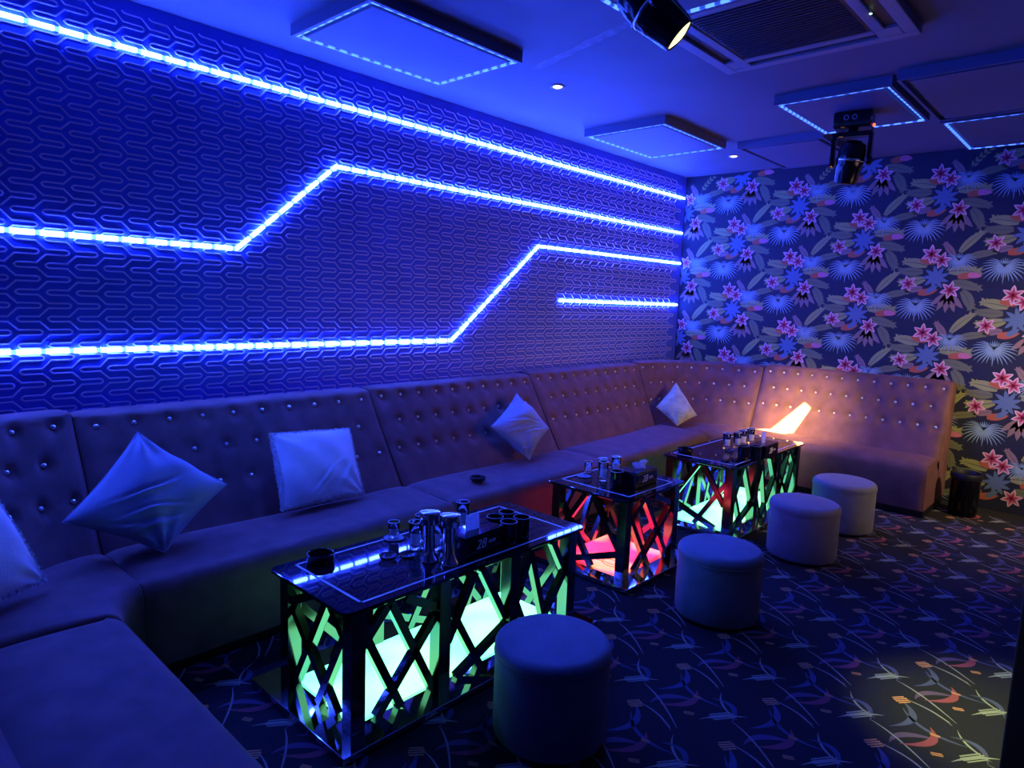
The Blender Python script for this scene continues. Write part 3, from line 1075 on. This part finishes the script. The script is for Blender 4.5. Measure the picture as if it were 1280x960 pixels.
def table(loc, Wd, Ln, nb, glow, label, seed, name='coffee_table'):
    t = thing(name, label, 'table', (*loc, 0), 0, 'black glass tables with lit bases')
    rnd = random.Random(seed)
    hx, hy = Wd / 2, Ln / 2
    # top: rounded rectangle slab
    def rrect(x, y, r, n=6):
        out = []
        for cx, cy, a0 in ((x - r, y - r, 0), (-x + r, y - r, PI / 2), (-x + r, -y + r, PI), (x - r, -y + r, 1.5 * PI)):
            for k in range(n + 1):
                a = a0 + k / n * PI / 2
                out.append((cx + r * math.cos(a), cy + r * math.sin(a)))
        return out
    o = MB()
    rings = []
    for ins, z in ((0.002, TH - 0.014), (0.0, TH - 0.012), (0.0, TH - 0.002), (0.002, TH)):
        rings.append([(x, y, z) for x, y in rrect(hx - ins, hy - ins, 0.035)])
    n = len(rings[0])
    vs = [p for r in rings for p in r]
    fs = [(i * n + k, i * n + (k + 1) % n, (i + 1) * n + (k + 1) % n, (i + 1) * n + k) for i in range(3) for k in range(n)]
    fs += [tuple(range(n - 1, -1, -1)), tuple(3 * n + k for k in range(n))]
    o.add(vs, fs)
    top = o.build('tabletop', M['black_glass'], t)
    il = MB()
    ix, iy, w = hx - 0.045, hy - 0.095, 0.005
    for a, c in (((-ix, -iy), (ix, -iy)), ((ix, -iy), (ix, iy)), ((ix, iy), (-ix, iy)), ((-ix, iy), (-ix, -iy))):
        d = Vector((c[0] - a[0], c[1] - a[1], 0)).normalized() * w
        il.bar((a[0] - d.x, a[1] - d.y, TH + 0.0002), (c[0] + d.x, c[1] + d.y, TH + 0.0002), 2 * w, 0.0016, (0, 0, 1))
    ilo = il.build('inlay_line', M['inlay'], top)
    ilo['label'] = 'pale inlaid line round the table top'
    # mirror base plate on a recessed plinth
    pb = MB()
    pb.box((-hx + 0.03, -hy + 0.03, 0.0), (hx - 0.03, hy - 0.03, 0.012))
    pb.build('plinth', M['black'], t)
    bp = MB()
    bp.box((-hx - 0.065, -hy - 0.045, 0.010), (hx + 0.065, hy + 0.045, 0.034))
    bp.build('base_plate', M['mirror'], t, bevel=0.003)
    g = MB()
    g.box((-hx + 0.075, -hy + 0.085, 0.034), (hx - 0.075, hy - 0.085, 0.046))
    go = g.build('light_panel', glow, t)
    go['label'] = 'glowing lit sheet in the table base'
    # posts
    px, py = hx - 0.050, hy - 0.070
    pw = 0.060
    ys = [-py + 2 * py * k / nb for k in range(nb + 1)]
    z0, z1 = 0.034, TH - 0.014
    for sx in (-1, 1):
        for y in ys:
            q = MB()
            q.box((sx * px - pw / 2, y - pw / 2, z0), (sx * px + pw / 2, y + pw / 2, z1))
            q.build('leg', M['steel'], t, bevel=0.002)
    # rails under the top
    rl = MB()
    for sx in (-1, 1):
        rl.box((sx * px - 0.012, -py, z1 - 0.025), (sx * px + 0.012, py, z1))
    for sy in (-1, 1):
        rl.box((-px, sy * py - 0.012, z1 - 0.025), (px, sy * py + 0.012, z1))
    rl.build('top_frame', M['steel'], t)
    # lattice bars between the posts
    bays = []
    for sx in (-1, 1):
        for k in range(nb):
            bays.append(((sx * px, ys[k] + pw / 2), (sx * px, ys[k + 1] - pw / 2), (sx, 0, 0)))
    for sy in (-1, 1):
        bays.append(((-px + pw / 2, sy * py), (px - pw / 2, sy * py), (0, sy, 0)))
    za, zb = z0 + 0.004, z1 - 0.028
    for k, (a, c, nr) in enumerate(bays):
        pat = LAT[(k + seed) % 3]
        flip = (k + seed) % 2
        for bi, ((u0, v0), (u1, v1)) in enumerate(pat):
            if flip:
                u0, u1 = 1 - u0, 1 - u1
            off = (bi % 2) * 0.006 - 0.003
            pa = (a[0] + (c[0] - a[0]) * u0 + nr[0] * off, a[1] + (c[1] - a[1]) * u0 + nr[1] * off, za + (zb - za) * v0)
            pc = (a[0] + (c[0] - a[0]) * u1 + nr[0] * off, a[1] + (c[1] - a[1]) * u1 + nr[1] * off, za + (zb - za) * v1)
            q = MB()
            q.bar(pa, pc, 0.033, 0.030, nr)
            q.build('lattice_bar', M['steel'], t)
    return t


table((1.635, 1.895), 0.545, 1.36, 3, M['glow_green'], 'near black glass table with a green-lit lattice base, its end towards the camera', 0)
table((1.520, 3.410), 0.58, 0.67, 1, M['glow_red'], 'small square black glass table with a red-lit lattice base, between the two green-lit ones', 2)
table((1.587, 4.960), 0.56, 1.33, 3, M['glow_green'], 'far black glass table with a green-lit lattice base under the sofa corner', 1)

# thin cord lying on the base plate of the red-lit table
c = MB()
pts = []
for k in range(60):
    a = k / 59 * 4 * PI
    pts.append((1.60 + 0.075 * math.cos(a) + 0.02 * math.sin(2.3 * a), 3.27 + 0.05 * math.sin(a) + 0.02 * math.cos(1.7 * a), 0.0495 + 0.001 * math.sin(3 * a)))
c.tube(pts, 0.002, 6)
tag(c.build('cord', M['cord'], None, True), 'thin loop of cord lying on the base of the red-lit table', 'cord')

# ------------------------------------------------------------------ stools
def stool(loc, label):
    t = thing('stool', label, 'stool', loc, 0, 'round grey velvet stools')
    r, h = 0.212, 0.375
    b = MB()
    prof = [(0.0006, 0.012), (r - 0.02, 0.012), (r - 0.006, 0.016), (r, 0.03), (r + 0.001, 0.15), (r, h - 0.055)]
    b.lathe(prof[1:], 64, mi=0, cap0=True)
    b.build('body', M['stool'], t, True, auto=0.9)
    c = MB()
    pr = [(r, h - 0.055), (r + 0.0035, h - 0.050), (r + 0.003, h - 0.035)]
    for k in range(1, 7):
        a = k / 6 * PI / 2
        pr.append((r - 0.032 + 0.035 * math.cos(a), h - 0.035 + 0.030 * math.sin(a)))
    pr += [(r * 0.6, h + 0.001), (r * 0.3, h + 0.004), (0.0006, h + 0.005)]
    c.lathe(pr, 64)
    c.build('seat_pad', M['stool'], t, True)
    s = MB()
    pts = [((r + 0.002) * math.cos(2 * PI * k / 64), (r + 0.002) * math.sin(2 * PI * k / 64), h - 0.054) for k in range(65)]
    s.tube(pts, 0.0025, 6)
    s.build('piping', M['stool'], t, True)
    f = MB()
    f.lathe([(r - 0.03, 0.0), (r - 0.03, 0.012)], 48, cap0=True, cap1=True)
    f.build('foot', M['black'], t)
    return t


st = stool((2.325, 1.83, 0), 'round grey velvet stool nearest the camera, beside the near green-lit table')
again(st, (2.312, 3.205, 0), 'round grey velvet stool beside the red-lit table, second from the camera')
again(st, (2.312, 4.405, 0), 'round grey velvet stool in front of the far table, partly hiding its base')
again(st, (2.312, 5.205, 0), 'farthest round grey velvet stool, between the far table and the sofa end')

# ------------------------------------------------------------------ things on the tables and seat
TZ = TH + 0.001


def ashtray(loc, r, h, label):
    t = thing('ashtray', label, 'ashtray', loc, 0, 'black ashtrays')
    b = MB()
    b.lathe([(r * 0.80, 0.0), (r * 0.92, 0.004), (r, h * 0.5), (r * 1.02, h), (r * 0.97, h + 0.002), (r * 0.90, h), (r * 0.84, 0.012), (0.0006, 0.010)], 40, cap0=True)
    b.build('bowl', M['black_gloss'], t, True, auto=0.9)
    n = MB()
    for k in range(3):
        a = 2 * PI * k / 3 + 0.4
        n.bar((r * 0.86 * math.cos(a), r * 0.86 * math.sin(a), h + 0.0015), (r * 1.03 * math.cos(a), r * 1.03 * math.sin(a), h + 0.0015), 0.011, 0.004, (0, 0, 1))
    n.build('rest', M['black'], t)
    return t


ash = ashtray((1.444, 1.400, TZ), 0.056, 0.034, 'black round ashtray on the near end of the near green-lit table')
again(ash, (1.404, 4.466, TZ), 'black round ashtray on the near end of the far green-lit table')
a2 = ashtray((0.814, 2.898, 0.449), 0.050, 0.022, 'shallow black round ashtray lying on the sofa seat')
a2.rotation_euler = (0.0, 0.0, 0.4)


def glass(name, loc, r, h, label, printed=True, grp='drinking glasses on the tables'):
    t = thing(name, label, 'glass', loc, 0, grp)
    b = MB()
    w = 0.0016
    b.lathe([(0.0006, 0.0), (r * 0.86, 0.0), (r * 0.88, 0.003), (r * 0.92, h * 0.3), (r, h - 0.001), (r - w * 0.5, h), (r - w, h - 0.001), (r * 0.92 - w, h * 0.3), (r * 0.88 - w, 0.011), (0.0006, 0.009)], 32)
    b.build('bowl', M['glass'], t, True, auto=0.9)
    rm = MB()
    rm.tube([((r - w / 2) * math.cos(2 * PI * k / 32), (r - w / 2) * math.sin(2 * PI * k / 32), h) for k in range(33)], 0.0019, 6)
    ro = rm.build('rim', M['rim_glint'], t, True)
    ro['label'] = 'white painted glint along the rim of the glass'
    if printed:
        p = MB()
        vs, fs = [], []
        for k in range(9):
            a = -0.8 - 0.75 + 1.5 * k / 8
            rr_ = r * 0.955 + 0.0006
            vs += [(rr_ * 0.985 * math.cos(a), rr_ * 0.985 * math.sin(a), h * 0.22), (rr_ * 1.01 * math.cos(a), rr_ * 1.01 * math.sin(a), h * 0.62)]
        fs = [(2 * k, 2 * k + 2, 2 * k + 3, 2 * k + 1) for k in range(8)]
        p.add(vs, fs)
        po = p.build('printed_patch', M['print'], t, True, fix=False)
        po['label'] = 'white printed patch on the side of the glass'
    return t


def coaster(loc, label):
    b = MB()
    b.lathe([(0.0006, 0.0), (0.043, 0.0), (0.045, 0.0015), (0.045, 0.004), (0.042, 0.005), (0.040, 0.0035), (0.0006, 0.0035)], 40)
    o = b.build('coaster', M['coaster'], None, True, auto=0.6)
    o.location = loc
    return tag(o, label, 'coaster', 'round coasters')


coaster((1.426, 1.780, TZ), 'dark round coaster under the shot glass on the near table')
sg = glass('shot_glass', (1.426, 1.780, TZ + 0.006), 0.026, 0.072, 'small shot glass on a coaster on the near table, towards the sofa')
tg = glass('tumbler', (1.585, 1.778, TZ), 0.031, 0.120, 'tall straight tumbler left of the chrome shakers on the near table')
again(tg, (1.532, 1.856, TZ), 'tall straight tumbler standing behind the chrome shakers on the near table')
again(tg, (1.643, 1.845, TZ), 'tall tumbler seen between the two chrome shakers on the near table')
again(tg, (1.505, 2.127, TZ), 'tall straight tumbler behind the tissue box on the near table')
# upturned small dishes of glass
def dish(loc, label):
    b = MB()
    b.lathe([(0.0006, 0.0), (0.022, 0.0), (0.034, 0.008), (0.038, 0.018), (0.036, 0.0195), (0.031, 0.011), (0.020, 0.005), (0.0006, 0.004)], 32)
    o = b.build('glass_dish', M['glass'], None, True, auto=0.9)
    o.location = loc
    return tag(o, label, 'dish', 'small glass dishes')


dish((1.649, 1.685, TZ), 'small clear glass dish before the tall tumbler on the near table')
dish((1.606, 1.616, TZ), 'small clear glass dish nearest the ashtray on the near table')


def shaker(loc, label):
    t = thing('metal_shaker', label, 'shaker', loc, 0, 'chrome shakers on the near table')
    b = MB()
    b.lathe([(0.0006, 0.0), (0.040, 0.0), (0.041, 0.004), (0.037, 0.014), (0.027, 0.030), (0.0245, 0.045), (0.024, 0.160), (0.025, 0.165)], 40)
    b.build('body', M['chrome'], t, True, auto=0.9)
    c = MB()
    n = 48
    vs = []
    prof = [(0.025, 0.160), (0.041, 0.162), (0.043, 0.165), (0.043, 0.205), (0.042, 0.210), (0.036, 0.214), (0.0006, 0.214)]
    for pi_, (r, z) in enumerate(prof):
        for k in range(n):
            rr_ = r - (0.0016 if (k % 4 == 0 and 2 <= pi_ <= 3) else 0)
            a = 2 * PI * k / n
            vs.append((rr_ * math.cos(a), rr_ * math.sin(a), z))
    fs = [(i * n + k, i * n + (k + 1) % n, (i + 1) * n + (k + 1) % n, (i + 1) * n + k) for i in range(len(prof) - 1) for k in range(n)]
    c.add(vs, fs)
    c.build('cap', M['chrome'], t, True, auto=0.7)
    return t


sk = shaker((1.726, 1.735, TZ), 'tall chrome shaker with a wide fluted cap, the left and farther one of the pair')
again(sk, (1.808, 1.774, TZ), 'tall chrome shaker with a wide fluted cap, the right and nearer one of the pair', 0.3)

# lettering turned into mesh
def lettering(txt, size, shear=0.25):
    cu = bpy.data.curves.new('lettering', 'FONT')
    cu.body = txt
    cu.size = size
    cu.shear = shear
    cu.extrude = 0.0004
    cu.align_x = 'CENTER'
    cu.align_y = 'CENTER'
    o = bpy.data.objects.new('lettering', cu)
    COL.objects.link(o)
    dg = bpy.context.evaluated_depsgraph_get()
    dg.update()
    me = bpy.data.meshes.new_from_object(o.evaluated_get(dg))
    COL.objects.unlink(o)
    bpy.data.objects.remove(o)
    me.materials.clear()
    me.materials.append(M['ink'])
    return me


TXT_BIG = lettering('2B', 0.058, 0.30)
TXT_SMALL = lettering('one', 0.030, 0.20)


def tissue_box(loc, rz, label, style):
    """0.25 long along local y, lettering on local +x"""
    t = thing('tissue_box', label, 'tissue box', loc, rz, 'black tissue boxes')
    hx, hy, h = 0.062, 0.125, 0.088
    b = MB()
    b.box((-hx, -hy, 0), (hx, hy, h))
    b.build('body', M['black_gloss'], t, bevel=0.006)
    l = MB()
    l.box((-hx + 0.002, -hy + 0.002, h), (hx - 0.002, hy - 0.002, h + 0.006))
    l.build('lid', M['black_glass'], t, bevel=0.003)
    ti = MB()
    N = 10
    rnd = random.Random(style)
    vs = []
    if style == 2:      # two folded wings
        for k, (a0, tw) in enumerate(((-0.5, 0.6), (0.45, -0.5))):
            base = len(vs)
            for i in range(N + 1):
                for j in range(5):
                    u, v = i / N, j / 4 - 0.5
                    vs.append((0.02 * v * 2 + 0.006 * math.sin(7 * u + k), (a0 * 0.10 * u) + 0.05 * v * (1 - 0.5 * u) + 0.01, h + 0.004 + 0.052 * u ** 0.8 - 0.02 * abs(v)))
            ti.add(vs[base:], [(i * 5 + j, (i + 1) * 5 + j, (i + 1) * 5 + j + 1, i * 5 + j + 1) for i in range(N) for j in range(4)])
    else:
        for i in range(N + 1):
            for j in range(7):
                u, v = i / N, j / 6 - 0.5
                wd = 0.088 if style == 1 else 0.062
                vs.append((0.008 * math.sin(5 * v + 2 * u) * (0.4 + u), wd * v * (0.86 + 0.14 * u) - 0.02 + 0.006 * u, h + 0.004 + (0.072 if style == 1 else 0.105 - 0.05 * abs(v) * u) * u))
        ti.add(vs, [(i * 7 + j, (i + 1) * 7 + j, (i + 1) * 7 + j + 1, i * 7 + j + 1) for i in range(N) for j in range(6)])
    to = ti.build('tissue', M['tissue'], t, True, fix=False)
    md = to.modifiers.new('solid', 'SOLIDIFY')
    md.thickness = 0.0015
    to['label'] = 'white tissue sticking out of the box'
    for me, y, z, nm in ((TXT_BIG, -0.028, 0.048, 'logo'), (TXT_SMALL, 0.040, 0.050, 'logo')):
        o = bpy.data.objects.new(nm, me)
        COL.objects.link(o)
        o.parent = t
        o.matrix_local = Matrix(((0, 0, 1, hx + 0.0006), (1, 0, 0, y), (0, 1, 0, z), (0, 0, 0, 1)))
        o['label'] = 'white logo lettering on the side of the box'
    return t


tissue_box((1.765, 1.961, TZ), 0.05, 'black tissue box with a flat white tissue on the near table beside the chrome shakers', 1)
tissue_box((1.643, 3.451, TZ), 0.03, 'black tissue box with a white tissue fanned open, on the red-lit table', 2)
tissue_box((1.824, 4.881, TZ), 0.03, 'black tissue box with an upright white tissue on the far table', 3)


def cup(loc, label):
    t = thing('cup', label, 'cup', loc, 0, 'black dice cups')
    b = MB()
    r, h = 0.039, 0.102
    b.lathe([(0.0006, 0.0), (r * 0.93, 0.0), (r * 0.97, 0.004), (r, h), (r - 0.002, h + 0.001), (r - 0.004, h), (r * 0.9, 0.008), (0.0006, 0.006)], 36)
    b.build('body', M['black_gloss'], t, True, auto=0.9)
    q = MB()
    q.tube([((r - 0.002) * math.cos(2 * PI * k / 36), (r - 0.002) * math.sin(2 * PI * k / 36), h + 0.001) for k in range(37)], 0.0022, 6)
    q.build('rim', M['rim'], t, True)
    return t


cp = cup((1.723, 2.125, TZ), 'black dice cup on the near table, leftmost of the four')
again(cp, (1.712, 2.215, TZ), 'black dice cup on the near table, rearmost of the four')
again(cp, (1.808, 2.212, TZ), 'black dice cup on the near table, rightmost of the four')
again(cp, (1.813, 2.121, TZ), 'black dice cup on the near table, foremost of the four')
again(cp, (1.613, 3.263, TZ), 'black dice cup left of the tissue box on the red-lit table')
again(cp, (1.787, 4.610, TZ), 'black dice cup on the far table, the left one of the two')
again(cp, (1.847, 4.684, TZ), 'black dice cup on the far table, the right one next to the tissue box')

coaster((1.329, 3.324, TZ), 'dark round coaster lying on the red-lit table')
again(sg, (1.284, 3.426, TZ), 'small shot glass behind the coaster on the red-lit table')
again(tg, (1.415, 3.398, TZ), 'tall tumbler in the middle of the red-lit table')
again(tg, (1.462, 3.339, TZ), 'tall tumbler nearest the black dice cup on the red-lit table')
again(tg, (1.437, 3.513, TZ), 'tall tumbler at the back of the red-lit table beside the tissue box')
again(tg, (1.533, 4.874, TZ), 'tall tumbler at the left of the cluster on the far table')
again(tg, (1.569, 4.980, TZ), 'tall tumbler second from the left in the cluster on the far table')
again(tg, (1.558, 5.104, TZ), 'tall tumbler third from the left in the cluster on the far table')
again(tg, (1.569, 5.232, TZ), 'tall tumbler rightmost in the cluster on the far table')
dish((1.606, 4.764, TZ), 'small clear glass dish before the tumblers on the far table')

# ------------------------------------------------------------------ bin and black cabinet
t = thing('waste_bin', 'black round waste bin standing at the right end of the sofa', 'bin', (2.885, 6.36, 0))
b = MB()
b.lathe([(0.0006, 0.0), (0.094, 0.0), (0.098, 0.006), (0.104, 0.325), (0.108, 0.330), (0.108, 0.345), (0.104, 0.347), (0.101, 0.335), (0.094, 0.012), (0.0006, 0.010)], 44)
b.build('body', M['black_gloss'], t, True, auto=0.8)
l = MB()
l.lathe([(0.1085, 0.300), (0.1105, 0.310), (0.1115, 0.345), (0.106, 0.352), (0.100, 0.345), (0.097, 0.30)], 44)
l.build('bin_liner', M['black'], t, True)

t = thing('speaker_cabinet', 'tall black cabinet edge at the lower right of the picture, yellow light beside it', 'speaker', (3.835, 2.80, 0))
b = MB()
b.box((-0.24, -0.2, 0.0), (0.24, 0.2, 1.0))
b.build('body', M['black'], t, bevel=0.006)
for z in (0.28, 0.66):
    d = MB()
    d.lathe([(0.15, 0.0), (0.15, 0.012), (0.13, 0.012), (0.06, -0.01), (0.0006, 0.0)], 32, (0.0, -0.202, z), 0, M_=Matrix.Rotation(PI / 2, 3, 'X'))
    d.build('driver', M['black_gloss'], t, True, auto=0.6)
